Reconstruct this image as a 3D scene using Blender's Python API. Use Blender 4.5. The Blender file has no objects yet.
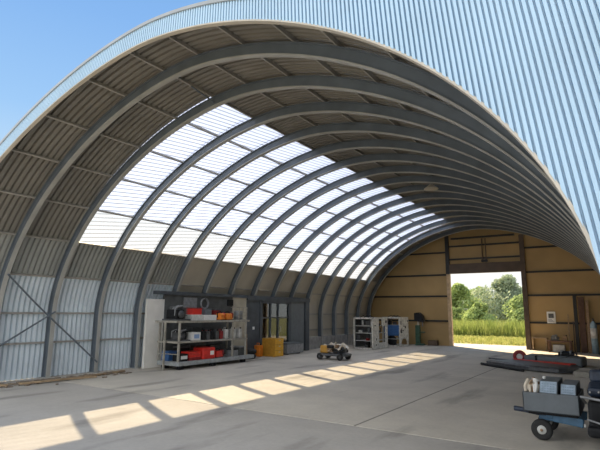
import bpy, bmesh, math, random
from mathutils import Vector, Matrix
random.seed(7)
scene = bpy.context.scene
COL = scene.collection
PI = math.pi

# ------------------------------------------------------------------ materials
def new_mat(name):
    m = bpy.data.materials.new(name); m.use_nodes = True
    nt = m.node_tree; nt.nodes.clear()
    out = nt.nodes.new('ShaderNodeOutputMaterial')
    return m, nt, out

def pm(name, col, rough=0.6, metal=0.0, var=0.18, scale=6.0, bump=0.0, spec=0.5, col2=None):
    """principled with procedural colour variation"""
    m, nt, out = new_mat(name)
    b = nt.nodes.new('ShaderNodeBsdfPrincipled')
    tc = nt.nodes.new('ShaderNodeTexCoord')
    nz = nt.nodes.new('ShaderNodeTexNoise'); nz.inputs['Scale'].default_value = scale
    nz.inputs['Detail'].default_value = 5
    nt.links.new(tc.outputs['Object'], nz.inputs['Vector'])
    mix = nt.nodes.new('ShaderNodeMix'); mix.data_type = 'RGBA'
    c1 = [max(0, c * (1 - var)) for c in col]; c2 = [min(1, c * (1 + var)) for c in col]
    if col2: c1, c2 = col, col2
    mix.inputs[6].default_value = (*c1, 1); mix.inputs[7].default_value = (*c2, 1)
    mr = nt.nodes.new('ShaderNodeMapRange'); mr.inputs[1].default_value = .32; mr.inputs[2].default_value = .68
    nt.links.new(nz.outputs['Fac'], mr.inputs[0])
    nt.links.new(mr.outputs[0], mix.inputs[0])
    nt.links.new(mix.outputs[2], b.inputs['Base Color'])
    b.inputs['Roughness'].default_value = rough; b.inputs['Metallic'].default_value = metal
    b.inputs['Specular IOR Level'].default_value = spec
    if bump:
        bp = nt.nodes.new('ShaderNodeBump'); bp.inputs['Strength'].default_value = bump
        bp.inputs['Distance'].default_value = .02
        nt.links.new(nz.outputs['Fac'], bp.inputs['Height']); nt.links.new(bp.outputs[0], b.inputs['Normal'])
    nt.links.new(b.outputs[0], out.inputs[0])
    return m

M = {}
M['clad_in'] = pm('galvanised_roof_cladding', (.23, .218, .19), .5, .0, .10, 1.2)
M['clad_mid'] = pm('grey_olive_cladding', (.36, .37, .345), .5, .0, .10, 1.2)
M['clad_wall'] = pm('sky_lit_wall_cladding', (.73, .81, .86), .4, .0, .08, 1.2)  # brightness and blue of the front sky light put into the base colour
M['facade'] = pm('pale_blue_cladding', (.37, .53, .67), .38, .0, .05, .8)
M['trim'] = pm('light_grey_flashing', (.30, .325, .34), .45, 0, .08, 2)
M['cream'] = pm('cream_trim', (.46, .42, .35), .55, 0, .1, 2)
M['web'] = pm('blue_grey_steel_web', (.115, .14, .165), .5, .0, .15, 2)
M['flange'] = pm('blue_grey_steel_flange', (.36, .36, .335), .45, .0, .10, 2)
M['purlin'] = pm('grey_purlin_steel', (.34, .325, .29), .5, 0, .12, 2)
M['lining'] = pm('beige_lining', (.50, .46, .37), .7, 0, .1, 1.0)
M['plinth'] = pm('plinth_concrete', (.34, .34, .33), .85, 0, .2, 4, .2)
M['tan'] = pm('tan_wall_panel', (.42, .28, .115), .65, 0, .10, .7)
M['girt'] = pm('black_girt', (.018, .018, .018), .6, 0, .2, 4)
M['header'] = pm('brown_header', (.085, .055, .035), .6, 0, .25, 3)
M['jamb'] = pm('pale_timber_jamb', (.55, .40, .24), .7, 0, .2, 5)
M['white'] = pm('white_paint', (.80, .78, .72), .6, 0, .05, 3)
M['darksteel'] = pm('dark_blue_steel', (.075, .09, .105), .55, 0, .2, 3)
M['backboard'] = pm('grey_back_panel', (.085, .09, .088), .7, 0, .3, 3)
M['beigeboard'] = pm('beige_board', (.48, .44, .34), .7, 0, .1, 3)
M['rackgrey'] = pm('rack_grey', (.35, .33, .28), .6, 0, .2, 8)
M['deckgrey'] = pm('deck_grey', (.33, .35, .35), .6, 0, .2, 8)
M['black'] = pm('black_plastic', (.014, .015, .017), .6, 0, .3, 8, 0, .25)
M['rubber'] = pm('black_rubber', (.022, .022, .022), .8, 0, .2, 12, .2)
M['darkgrey'] = pm('dark_grey_metal', (.09, .095, .10), .5, .2, .3, 9)
M['midgrey'] = pm('mid_grey_metal', (.27, .28, .29), .5, .2, .2, 9)
M['slate'] = pm('slate_grey_paint', (.125, .145, .16), .5, 0, .1, 6)
M['palegrey'] = pm('pale_grey_plastic', (.55, .55, .52), .6, 0, .15, 9)
M['paleblue'] = pm('pale_blue_panel', (.34, .43, .52), .5, 0, .18, 14)
M['red'] = pm('red_plastic', (.62, .028, .018), .45, 0, .15, 8)
M['darkred'] = pm('dark_red_metal', (.24, .02, .02), .55, 0, .25, 8)
M['orange'] = pm('orange_paint', (.75, .22, .02), .5, 0, .2, 8)
M['yellow'] = pm('yellow_orange_paint', (.78, .42, .03), .5, 0, .12, 8)
M['ochre'] = pm('ochre_board', (.50, .26, .03), .6, 0, .15, 8)
M['blue'] = pm('blue_plastic', (.04, .12, .30), .5, 0, .2, 8)
M['key'] = pm('grey_blue_keys', (.25, .33, .41), .5, 0, .1, 14)
M['steelblue'] = pm('steel_blue_paint', (.06, .145, .24), .5, 0, .22, 10)
M['navy'] = pm('navy_vinyl', (.018, .03, .055), .5, 0, .3, 10)
M['labelwhite'] = pm('label_white', (.75, .75, .72), .6, 0, .06, 30)
M['labelblue'] = pm('label_blue', (.25, .38, .60), .6, 0, .1, 30)
M['wood'] = pm('weathered_wood', (.34, .24, .14), .8, 0, .3, 7, .2)
M['darkwood'] = pm('dark_brown_wood', (.10, .05, .03), .7, 0, .3, 7)
M['bone'] = pm('bleached_tube', (.62, .55, .44), .6, 0, .2, 10)
M['brownrag'] = pm('brown_rag', (.30, .20, .12), .9, 0, .3, 15)
M['green'] = pm('machine_green', (.05, .12, .08), .5, 0, .25, 8)
M['whitemach'] = pm('chipped_white_paint', (.64, .63, .57), .55, 0, .28, 9)
M['cylblue'] = pm('cylinder_blue', (.25, .36, .44), .45, 0, .2, 5)
M['dirt'] = pm('dry_dirt', (.24, .19, .14), .95, 0, .35, 9, .6)
M['bark'] = pm('bark', (.16, .12, .08), .9, 0, .3, 6, .5)

def leaf_mat(name, c1, c2):
    m, nt, out = new_mat(name)
    d = nt.nodes.new('ShaderNodeBsdfDiffuse'); t = nt.nodes.new('ShaderNodeBsdfTranslucent')
    tc = nt.nodes.new('ShaderNodeTexCoord'); nz = nt.nodes.new('ShaderNodeTexNoise'); nz.inputs['Scale'].default_value = 1.4
    nz.inputs['Detail'].default_value = 6
    nt.links.new(tc.outputs['Object'], nz.inputs['Vector'])
    cr = nt.nodes.new('ShaderNodeValToRGB')
    cr.color_ramp.elements[0].position = .35; cr.color_ramp.elements[1].position = .65
    cr.color_ramp.elements[0].color = (*c1, 1); cr.color_ramp.elements[1].color = (*c2, 1)
    nt.links.new(nz.outputs['Fac'], cr.inputs[0])
    mx = nt.nodes.new('ShaderNodeMixShader'); mx.inputs[0].default_value = .4
    for s in (d, t): nt.links.new(cr.outputs[0], s.inputs['Color'])
    nt.links.new(d.outputs[0], mx.inputs[1]); nt.links.new(t.outputs[0], mx.inputs[2])
    nt.links.new(mx.outputs[0], out.inputs[0])
    return m
M['leaf_mid'] = leaf_mat('mid_green_leaves', (.22, .30, .12), (.37, .46, .20))
M['leaf_light'] = leaf_mat('light_green_leaves', (.28, .37, .13), (.44, .53, .23))
M['leaf_grey'] = leaf_mat('grey_green_leaves', (.26, .33, .22), (.42, .48, .34))
M['reed'] = leaf_mat('tall_grass_blades', (.17, .23, .055), (.30, .34, .11))
M['turf'] = leaf_mat('short_grass_blades', (.26, .30, .08), (.42, .42, .16))

def concrete(name, c_lo, c_hi, joint):
    m, nt, out = new_mat(name)
    N = nt.nodes.new; L = nt.links.new
    b = N('ShaderNodeBsdfPrincipled'); b.inputs['Roughness'].default_value = .78
    b.inputs['Specular IOR Level'].default_value = .35
    tc = N('ShaderNodeTexCoord')
    n1 = N('ShaderNodeTexNoise'); n1.inputs['Scale'].default_value = .55; n1.inputs['Detail'].default_value = 8; n1.inputs['Roughness'].default_value = .65
    n2 = N('ShaderNodeTexNoise'); n2.inputs['Scale'].default_value = 14; n2.inputs['Detail'].default_value = 6
    mp = N('ShaderNodeMapping'); mp.inputs['Scale'].default_value = (1.6, .35, 1)
    n3 = N('ShaderNodeTexNoise'); n3.inputs['Scale'].default_value = .8; n3.inputs['Detail'].default_value = 7
    L(tc.outputs['Object'], n1.inputs['Vector']); L(tc.outputs['Object'], n2.inputs['Vector'])
    L(tc.outputs['Object'], mp.inputs['Vector']); L(mp.outputs[0], n3.inputs['Vector'])
    a1 = N('ShaderNodeMath'); a1.operation = 'MULTIPLY_ADD'; a1.inputs[1].default_value = .3
    L(n2.outputs['Fac'], a1.inputs[0]); L(n1.outputs['Fac'], a1.inputs[2])
    mr = N('ShaderNodeMapRange'); mr.inputs[1].default_value = .4; mr.inputs[2].default_value = .9
    L(a1.outputs[0], mr.inputs[0])
    mix = N('ShaderNodeMix'); mix.data_type = 'RGBA'
    mix.inputs[6].default_value = (*c_lo, 1); mix.inputs[7].default_value = (*c_hi, 1)
    L(mr.outputs[0], mix.inputs[0])
    # streaky stains along the hall
    st = N('ShaderNodeMapRange'); st.inputs[1].default_value = .56; st.inputs[2].default_value = .72
    st.inputs[3].default_value = 1.0; st.inputs[4].default_value = .55
    L(n3.outputs['Fac'], st.inputs[0])
    mul = N('ShaderNodeMix'); mul.data_type = 'RGBA'; mul.blend_type = 'MULTIPLY'; mul.inputs[0].default_value = 1
    L(mix.outputs[2], mul.inputs[6]); L(st.outputs[0], mul.inputs[7])
    last = mul.outputs[2]
    sep = N('ShaderNodeSeparateXYZ'); L(tc.outputs['Object'], sep.inputs[0])
    for axis, off, w in joint:
        s1 = N('ShaderNodeMath'); s1.operation = 'SUBTRACT'; s1.inputs[1].default_value = off
        L(sep.outputs[axis], s1.inputs[0])
        wob = N('ShaderNodeMath'); wob.operation = 'MULTIPLY_ADD'; wob.inputs[1].default_value = .05
        L(n1.outputs['Fac'], wob.inputs[0]); L(s1.outputs[0], wob.inputs[2])
        s2 = N('ShaderNodeMath'); s2.operation = 'ABSOLUTE'; L(wob.outputs[0], s2.inputs[0])
        r = N('ShaderNodeMapRange'); r.inputs[1].default_value = w * .5; r.inputs[2].default_value = w
        r.inputs[3].default_value = .38; r.inputs[4].default_value = 1
        L(s2.outputs[0], r.inputs[0])
        mm = N('ShaderNodeMix'); mm.data_type = 'RGBA'; mm.blend_type = 'MULTIPLY'; mm.inputs[0].default_value = 1
        L(last, mm.inputs[6]); L(r.outputs[0], mm.inputs[7]); last = mm.outputs[2]
    L(last, b.inputs['Base Color'])
    bp = N('ShaderNodeBump'); bp.inputs['Strength'].default_value = .25; bp.inputs['Distance'].default_value = .01
    L(n2.outputs['Fac'], bp.inputs['Height']); L(bp.outputs[0], b.inputs['Normal'])
    L(b.outputs[0], out.inputs[0])
    return m
M['floor'] = concrete('worn_concrete_slab', (.435, .40, .345), (.63, .58, .49), [(0, -4.05, .03), (1, 15.6, .015), (1, 23.2, .015)])
M['apron'] = concrete('grey_apron_concrete', (.33, .31, .28), (.47, .44, .395), [])
M['ground'] = pm('meadow_soil', (.20, .20, .08), .95, 0, .3, .8, .3)

def skylight_mat(name, trans, clear, col):
    m, nt, out = new_mat(name)
    N = nt.nodes.new; L = nt.links.new
    uv = N('ShaderNodeUVMap'); sep = N('ShaderNodeSeparateXYZ'); L(uv.outputs[0], sep.inputs[0])
    mad = N('ShaderNodeMath'); mad.operation = 'MULTIPLY_ADD'; mad.inputs[1].default_value = -.16
    L(sep.outputs[1], mad.inputs[0]); L(sep.outputs[0], mad.inputs[2])
    sc = N('ShaderNodeMath'); sc.operation = 'MULTIPLY'; sc.inputs[1].default_value = 2 * PI / .15; L(mad.outputs[0], sc.inputs[0])
    sn = N('ShaderNodeMath'); sn.operation = 'SINE'; L(sc.outputs[0], sn.inputs[0])
    mr = N('ShaderNodeMapRange'); mr.inputs[1].default_value = -.95; mr.inputs[2].default_value = -.45
    mr.inputs[3].default_value = .42; mr.inputs[4].default_value = 1
    L(sn.outputs[0], mr.inputs[0])
    cm = N('ShaderNodeMix'); cm.data_type = 'RGBA'; cm.blend_type = 'MULTIPLY'; cm.inputs[0].default_value = 1
    cm.inputs[6].default_value = (*col, 1); L(mr.outputs[0], cm.inputs[7])
    t = N('ShaderNodeBsdfTranslucent'); tp = N('ShaderNodeBsdfTransparent'); g = N('ShaderNodeBsdfGlossy')
    d = N('ShaderNodeBsdfDiffuse'); d.inputs[0].default_value = (.5, .52, .55, 1)
    g.inputs['Roughness'].default_value = .3
    L(cm.outputs[2], t.inputs[0])
    tm = N('ShaderNodeMix'); tm.data_type = 'RGBA'; tm.inputs[0].default_value = .34; tm.inputs[6].default_value = (1, .97, .88, 1)
    L(cm.outputs[2], tm.inputs[7]); L(tm.outputs[2], tp.inputs[0])
    m0 = N('ShaderNodeMixShader'); m0.inputs[0].default_value = trans
    L(d.outputs[0], m0.inputs[1]); L(t.outputs[0], m0.inputs[2])
    m1 = N('ShaderNodeMixShader'); m1.inputs[0].default_value = clear
    L(m0.outputs[0], m1.inputs[1]); L(tp.outputs[0], m1.inputs[2])
    L(m1.outputs[0], out.inputs[0])
    return m
M['sky_trans'] = skylight_mat('translucent_skylight_sheet', .82, .05, (.60, .68, .85))
M['sky_clear'] = skylight_mat('clear_skylight_sheet', .62, .72, (.60, .68, .86))
M['frost'] = skylight_mat('frosted_window_sheet', .16, .0, (.7, .8, .55))
def glass():
    m, nt, out = new_mat('door_glass')
    N = nt.nodes.new
    g = N('ShaderNodeBsdfGlossy'); g.inputs['Roughness'].default_value = .03; g.inputs[0].default_value = (.9, .95, .95, 1)
    t = N('ShaderNodeBsdfTransparent'); t.inputs[0].default_value = (.80, .86, .85, 1)
    f = N('ShaderNodeFresnel'); f.inputs[0].default_value = 1.9
    mx = N('ShaderNodeMixShader')
    nt.links.new(f.outputs[0], mx.inputs[0]); nt.links.new(t.outputs[0], mx.inputs[1]); nt.links.new(g.outputs[0], mx.inputs[2])
    nt.links.new(mx.outputs[0], out.inputs[0])
    return m
M['glass'] = glass()

# ------------------------------------------------------------------ builders
class MB:
    def __init__(self): self.v = []; self.f = []; self.smooth = []
    def add(self, vs, fs, smooth=False, mat=None):
        o = len(self.v)
        self.v += [tuple(mat @ Vector(p)) if mat else tuple(p) for p in vs]
        self.f += [tuple(i + o for i in f) for f in fs]; self.smooth += [smooth] * len(fs)
        return self
    def box(self, x0, x1, y0, y1, z0, z1, mat=None):
        vs = [(x, y, z) for x in (x0, x1) for y in (y0, y1) for z in (z0, z1)]
        fs = [(0, 1, 3, 2), (4, 6, 7, 5), (0, 4, 5, 1), (2, 3, 7, 6), (0, 2, 6, 4), (1, 5, 7, 3)]
        return self.add(vs, fs, False, mat)
    def cbox(self, c, s, rot=(0, 0, 0), bev=0.0):
        mt = Matrix.Translation(c) @ Matrix.Rotation(rot[2], 4, 'Z') @ Matrix.Rotation(rot[1], 4, 'Y') @ Matrix.Rotation(rot[0], 4, 'X')
        if not bev:
            return self.box(-s[0]/2, s[0]/2, -s[1]/2, s[1]/2, -s[2]/2, s[2]/2, mt)
        bm = bmesh.new(); bmesh.ops.create_cube(bm, size=1)
        for v in bm.verts: v.co = Vector((v.co.x*s[0], v.co.y*s[1], v.co.z*s[2]))
        bmesh.ops.bevel(bm, geom=bm.edges[:], offset=min(bev, min(s)*.45), segments=2, affect='EDGES', profile=.5)
        bm.verts.index_update()
        self.add([v.co[:] for v in bm.verts], [[v.index for v in f.verts] for f in bm.faces], False, mt); bm.free()
        return self
    def tube(self, pts, r, n=8, caps=True):
        pts = [Vector(p) for p in pts]
        rs = r if isinstance(r, (list, tuple)) else [r] * len(pts)
        rings = []; up = None
        for i, p in enumerate(pts):
            d = (pts[min(i+1, len(pts)-1)] - pts[max(i-1, 0)]).normalized()
            if up is None:
                up = Vector((0, 0, 1)) if abs(d.z) < .9 else Vector((1, 0, 0))
            a = d.cross(up)
            if a.length < 1e-4: a = d.orthogonal()
            a.normalize(); b = a.cross(d).normalized(); up = b
            rings.append([p + (a*math.cos(2*PI*k/n) + b*math.sin(2*PI*k/n)) * rs[i] for k in range(n)])
        vs = [q for ring in rings for q in ring]
        fs = [(i*n+k, i*n+(k+1) % n, (i+1)*n+(k+1) % n, (i+1)*n+k) for i in range(len(pts)-1) for k in range(n)]
        self.add(vs, fs, True)
        if caps:
            self.add(rings[0], [tuple(range(n))[::-1]]); self.add(rings[-1], [tuple(range(n))])
        return self
    def lathe(self, prof, c=(0, 0, 0), axis='Z', n=20):
        vs = []
        for r, h in prof:
            for k in range(n):
                a = 2*PI*k/n; p = (r*math.cos(a), r*math.sin(a), h)
                if axis == 'Y': p = (p[0], p[2], p[1])
                if axis == 'X': p = (p[2], p[0], p[1])
                vs.append((p[0]+c[0], p[1]+c[1], p[2]+c[2]))
        m = len(prof)
        fs = [(i*n+k, i*n+(k+1) % n, (i+1)*n+(k+1) % n, (i+1)*n+k) for i in range(m-1) for k in range(n)]
        fs += [tuple(range(n))[::-1], tuple(range((m-1)*n, m*n))]
        return self.add(vs, fs, True)
    def torus(self, c, R, r, axis='Y', n=24, m=8, sx=1.0):
        vs = []
        for i in range(n):
            a = 2*PI*i/n
            for k in range(m):
                b = 2*PI*k/m; q = R + r*math.cos(b)
                p = (q*math.cos(a)*sx, r*math.sin(b), q*math.sin(a))
                if axis == 'X': p = (p[1], p[0], p[2])
                if axis == 'Z': p = (p[0], p[2], p[1])
                vs.append((p[0]+c[0], p[1]+c[1], p[2]+c[2]))
        fs = [(i*m+k, i*m+(k+1) % m, ((i+1) % n)*m+(k+1) % m, ((i+1) % n)*m+k) for i in range(n) for k in range(m)]
        return self.add(vs, fs, True)
    def ball(self, c, r, seed=0, jag=0.0, n=10):
        rnd = random.Random(seed); vs = []; fs = []
        rr = r if isinstance(r, (tuple, list)) else (r, r, r)
        for i in range(n+1):
            t = PI*i/n
            for k in range(2*n):
                p = 2*PI*k/(2*n); j = 1 + jag*(rnd.random()-.5)
                vs.append((c[0]+rr[0]*math.sin(t)*math.cos(p)*j, c[1]+rr[1]*math.sin(t)*math.sin(p)*j, c[2]+rr[2]*math.cos(t)*j))
        w = 2*n
        fs = [(i*w+k, (i+1)*w+k, (i+1)*w+(k+1) % w, i*w+(k+1) % w) for i in range(n) for k in range(w)]
        return self.add(vs, fs, True)
    def prism(self, poly, axis, lo, hi, mat=None):
        n = len(poly)
        def P(a, b, h):
            return {'X': (h, a, b), 'Y': (a, h, b), 'Z': (a, b, h)}[axis]
        vs = [P(a, b, lo) for a, b in poly] + [P(a, b, hi) for a, b in poly]
        fs = [tuple(range(n)), tuple(range(2*n-1, n-1, -1))] + [(i, n+i, n+(i+1) % n, (i+1) % n) for i in range(n)]
        return self.add(vs, fs, False, mat)
    def build(self, name, mat, parent=None, recalc=True, bevel=0.0):
        me = bpy.data.meshes.new(name)
        me.from_pydata(self.v, [], self.f); me.update()
        if recalc:
            bm = bmesh.new(); bm.from_mesh(me); bmesh.ops.recalc_face_normals(bm, faces=bm.faces[:]); bm.to_mesh(me); bm.free()
        for p, s in zip(me.polygons, self.smooth): p.use_smooth = s
        for mm in (mat if isinstance(mat, list) else [mat]): me.materials.append(mm)
        o = bpy.data.objects.new(name, me); COL.objects.link(o)
        if parent:
            o.parent = parent
            par = parent; off = Vector((0, 0, 0)); inv = world_of(parent).inverted()
            o.matrix_parent_inverse = inv
        if bevel:
            md = o.modifiers.new('bevel', 'BEVEL'); md.width = bevel; md.segments = 2; md.limit_method = 'ANGLE'
        return o

def world_of(o):
    m = Matrix.Translation(o.location) @ o.rotation_euler.to_matrix().to_4x4()
    if o.parent: m = world_of(o.parent) @ o.matrix_parent_inverse @ m
    return m

def thing(name, label, cat, loc=(0, 0, 0), group=None):
    o = bpy.data.objects.new(name, None); COL.objects.link(o); o.location = loc
    o.empty_display_size = .2
    o['label'] = label; o['category'] = cat
    if group: o['group'] = group
    return o
def tag(o, label, cat, group=None, kind=None):
    o['label'] = label; o['category'] = cat
    if group: o['group'] = group
    if kind: o['kind'] = kind
    return o
def struct(o):
    o['kind'] = 'structure'; return o
def dup(root, delta, rotz=0.0, label=None, group=None):
    r = root.copy(); COL.objects.link(r)
    r.location = Vector(root.location) + Vector(delta); r.rotation_euler = (0, 0, root.rotation_euler[2] + rotz)
    if label: r['label'] = label
    if group: r['group'] = group
    for ch in list(root.children):
        c = ch.copy(); COL.objects.link(c); c.parent = r
        for g in list(ch.children):
            d = g.copy(); COL.objects.link(d); d.parent = c
    return r

# ------------------------------------------------------------------ hall profile
XC, A, SH, B, NN = -6.984, 6.912, 1.815, 5.004, 1.775
YF, TILT = 4.259, .15
Y2, D, YB = 8.026, 1.525, 29.877
RIB = lambda i: Y2 + (i - 2) * D
def raw_profile(off, n=1600):
    pts = [(XC - A - off, SH * k / 60) for k in range(60)]
    for k in range(n + 1):
        t = PI * k / n; c, s = math.cos(t), math.sin(t)
        pts.append((XC - (A + off) * math.copysign(abs(c) ** (2 / NN), c), SH + (B + off) * abs(s) ** (2 / NN)))
    pts += [(XC + A + off, SH * (59 - k) / 60) for k in range(60)]
    L = [0]
    for i in range(1, len(pts)):
        L.append(L[-1] + math.hypot(pts[i][0] - pts[i-1][0], pts[i][1] - pts[i-1][1]))
    return pts, L
PR = {}
S0 = 23.33
def prof(s, off):
    """point at nominal arc length s (0..S0) of the profile pushed out by off"""
    key = round(off, 4)
    if key not in PR: PR[key] = raw_profile(off)
    pts, L = PR[key]
    
    
    t = max(0, min(1, s / S0)); target = t * L[-1]
    lo, hi = 0, len(L) - 1
    while hi - lo > 1:
        mid = (lo + hi) // 2
        if L[mid] <= target: lo = mid
        else: hi = mid
    f = (target - L[lo]) / max(1e-9, L[hi] - L[lo])
    return (pts[lo][0] + (pts[hi][0] - pts[lo][0]) * f, pts[lo][1] + (pts[hi][1] - pts[lo][1]) * f)
OFF_IN, OFF_RIB, OFF_CL = .03, .28, .36
def z_of_x(x, off):
    X = abs(x - XC) / (A + off)
    if X >= 1: return None
    return SH + (B + off) * (1 - X ** NN) ** (1 / NN)

# ---- cladding: corrugated sheets running round the arch
def cladding(name, regions, mat, pitch=.15, depth=.07, ds=.28):
    mb = MB()
    for s0, s1, y0, y1 in regions:
        ns = max(2, int((s1 - s0) / ds)); ys = []
        k0 = int(y0 / pitch) - 1
        k = k0
        while k * pitch < y1 + pitch:
            for fr, h in ((0, 0), (.60, 0), (.66, 1), (.94, 1)):
                y = (k + fr) * pitch
                if y0 <= y <= y1: ys.append((y, h))
            k += 1
        ys = [(y0, ys[0][1])] + ys + [(y1, ys[-1][1])]
        vs = []
        for i in range(ns + 1):
            s = s0 + (s1 - s0) * i / ns
            p0 = prof(s, OFF_CL); p1 = prof(s, OFF_CL + depth)
            for y, h in ys:
                p = p1 if h else p0
                yy = y if y0 > 6 else max(y, YF + TILT * p[1] + .03)
                vs.append((p[0], yy, p[1]))
        w = len(ys)
        fs = [(i*w+j, i*w+j+1, (i+1)*w+j+1, (i+1)*w+j) for i in range(ns) for j in range(w-1)]
        mb.add(vs, fs)
    return struct(mb.build(name, mat, recalc=False))
SK0, SK1 = 4.14, 10.72
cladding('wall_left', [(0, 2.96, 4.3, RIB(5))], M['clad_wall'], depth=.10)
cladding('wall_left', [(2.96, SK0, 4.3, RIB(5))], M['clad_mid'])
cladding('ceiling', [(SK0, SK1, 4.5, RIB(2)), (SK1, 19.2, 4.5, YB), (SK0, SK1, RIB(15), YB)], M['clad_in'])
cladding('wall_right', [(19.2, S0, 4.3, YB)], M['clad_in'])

# smooth beige lining on the left wall deeper in, one sheet per bay, with a frosted window strip behind the glazed door
def lining_sheet(s0, s1, y0, y1, mat, name, off=OFF_CL):
    mb = MB(); n = max(2, int((s1 - s0) / .2)); vs = []; fs = []
    for i in range(n + 1):
        s = s0 + (s1 - s0) * i / n
        for o in (off, off + .04):
            p = prof(s, o)
            vs += [(p[0], y0, p[1]), (p[0], y1, p[1])]
    for i in range(n):
        a = i * 4; b = a + 4
        fs += [(a, a+1, b+1, b), (a+2, b+2, b+3, a+3), (a, b, b+2, a+2), (a+1, a+3, b+3, b+1)]
    fs += [(0, 2, 3, 1), (n*4, n*4+1, n*4+3, n*4+2)]
    mb.add(vs, fs); o = mb.build(name, mat)
    me = o.data; uvl = me.uv_layers.new(name='UVMap')
    for lp in me.loops:
        v = me.vertices[lp.vertex_index].co
        idx = lp.vertex_index // 4
        uvl.data[lp.index].uv = (s0 + (s1 - s0) * idx / n, v.y)
    return o
bays = [RIB(i) for i in range(5, 17)] + [YB]
for i in range(len(bays) - 1):
    y0, y1 = bays[i], bays[i+1]
    if 8 <= i + 5 <= 9:
        struct(lining_sheet(0, .6, y0, y1, M['lining'], 'wall_left'))
        struct(lining_sheet(.6, 1.75, y0, y1, M['frost'], 'window_%d' % (30 + i)))
        struct(lining_sheet(1.75, SK0, y0, y1, M['lining'], 'wall_left'))
    else:
        struct(lining_sheet(0, SK0, y0, y1, M['lining'], 'wall_left'))
# concrete plinth
mb = MB(); mb.box(XC - A - .36, XC - A - .10, RIB(11) + .2, YB - .01, 0, .62)
struct(mb.build('trim_1', M['plinth']))

# ---- skylight: one window per bay; clear bottom row, translucent rows above
for i in range(2, 15):
    y0, y1 = RIB(i), RIB(i + 1)
    root = lining_sheet(5.36, SK1, y0 + .005, y1 - .005, M['sky_trans'], 'window_%d' % (i - 1), OFF_CL + .01)
    struct(root)
    pane = lining_sheet(SK0, 5.36, y0 + .005, y1 - .005, M['sky_clear'], 'clear_pane', OFF_CL + .01)
    # the clear sheet is a single skin
    pane.parent = root
    pane['label'] = 'clear bottom row of the skylight bay'

# ---- purlins and girts, each one full length
PS = [1.0, 1.85, 2.96, 4.14, 5.36, 6.66, 7.96, 9.45, 10.75, 11.8, 13.03, 14.28, 15.25, 16.4, 17.6, 18.8, 20.1, 21.3, 22.3]
ordn = ['first', 'second', 'third', 'fourth', 'fifth', 'sixth', 'seventh', 'eighth', 'ninth', 'tenth', 'eleventh', 'twelfth', 'thirteenth',
        'fourteenth', 'fifteenth', 'sixteenth', 'seventeenth', 'eighteenth', 'nineteenth', 'twentieth']
for k, s in enumerate(PS):
    p = prof(s, OFF_RIB + .005); q = prof(s, OFF_CL - .003); t0 = prof(s - .02, OFF_RIB); t1 = prof(s + .02, OFF_RIB)
    tx, tz = t1[0]-t0[0], t1[1]-t0[1]; l = math.hypot(tx, tz); tx, tz = tx/l*.022, tz/l*.022
    ys = YF + TILT * p[1] + .12
    poly = [(p[0]-tx, p[1]-tz), (p[0]+tx, p[1]+tz), (q[0]+tx, q[1]+tz), (q[0]-tx, q[1]-tz)]
    o = MB().prism(poly, 'Y', ys, YB - .01).build('purlin', M['purlin'])
    where = ['low on the left wall', 'on the left wall', 'on left wall above the brace', 'at the bottom edge of skylight'][k] if k < 4 else (
        'crossing the skylight' if k < 8 else 'at the top edge of skylight' if k == 8 else 'under right half of roof' if k < 16 else 'low on the right wall')
    tag(o, 'grey steel purlin %s, %s from the left floor' % (where, ordn[k]), 'purlin', 'purlins and girts round the arch')

# ---- arch ribs
def rib(i):
    y = RIB(i)
    n = 90; fl = .06; tw = .015
    def sweep(mb, o0, o1, w):
        vs = []
        for k in range(n + 1):
            s = S0 * k / n
            for o in (o0, o1):
                p = prof(s, o)
                vs += [(p[0], y - w, p[1]), (p[0], y + w, p[1])]
        fs = []
        for k in range(n):
            a = 4*k; b = a+4
            fs += [(a, a+1, b+1, b), (a+2, b+2, b+3, a+3), (a, b, b+2, a+2), (a+1, a+3, b+3, b+1)]
        fs += [(0, 2, 3, 1), (n*4, n*4+1, n*4+3, n*4+2)]
        return mb.add(vs, fs)
    where = 'right behind the ribbed facade' if i == 1 else 'at the near edge of the skylight' if i == 2 else 'against the tan end wall' if i == 16 else 'counted from the open front'
    t = thing('arch_rib', 'blue-grey curved steel arch rib %s, %s from the front' % (where, ordn[i-1]), 'arch rib', (XC, y, 0), 'steel arch ribs')
    sweep(MB(), OFF_IN + .025, OFF_RIB - .02, tw).build('web', M['web'], t)
    sweep(MB(), OFF_IN, OFF_IN + .025, fl).build('inner_flange', M['flange'], t)
    sweep(MB(), OFF_RIB - .02, OFF_RIB, fl).build('outer_flange', M['web'], t)
    for sx in (-1, 1):
        x0 = XC + sx * (A + .175)
        MB().box(x0 - .15, x0 + .15, y - .10, y + .10, 0, .02).build('base_plate', M['flange'], t)
    return t
for i in range(1, 17): rib(i)

# ---- front facade: tilted plane, ribs of cladding
def fpt(x, z, out=0.0):
    return (x, YF + TILT * z - out, z + out * TILT)
def z_in(x):
    z = z_of_x(x, 0)
    return 0 if z is None else z
OUT = .41
XT, SLOPE = -4.3, -.345
ZT_ = z_of_x(XT, OUT)
def z_out(x):
    if x > XT: return ZT_ + SLOPE * (x - XT)
    return z_of_x(x, OUT) or 0
mb = MB(); pitch = .060; cols = []
base = XC - A - OUT + .004
while base < 5.5:
    for fr, h in ((0, 0), (.22, 0), (.30, 1), (.88, 1), (.94, 0)): cols.append((base + fr * pitch, h))
    base += pitch
vs = []; fs = []
def lean_x(c, z): return c - .14 * min(1, max(0, (c + 10.5) / 4)) * (z - 5.5)
for (c, h) in cols:
    def solve(fn, z):
        for _ in range(60): z += .35 * (fn(lean_x(c, z)) - z)
        return z
    zi, zo = solve(z_in, 4), solve(z_out, 6)
    if zo < .3: zo = max(zo, .02)
    zi = max(0, min(zi, zo - .01))
    vs += [fpt(lean_x(c, zi), zi, h * .048), fpt(lean_x(c, zo), zo, h * .048)]
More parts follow.
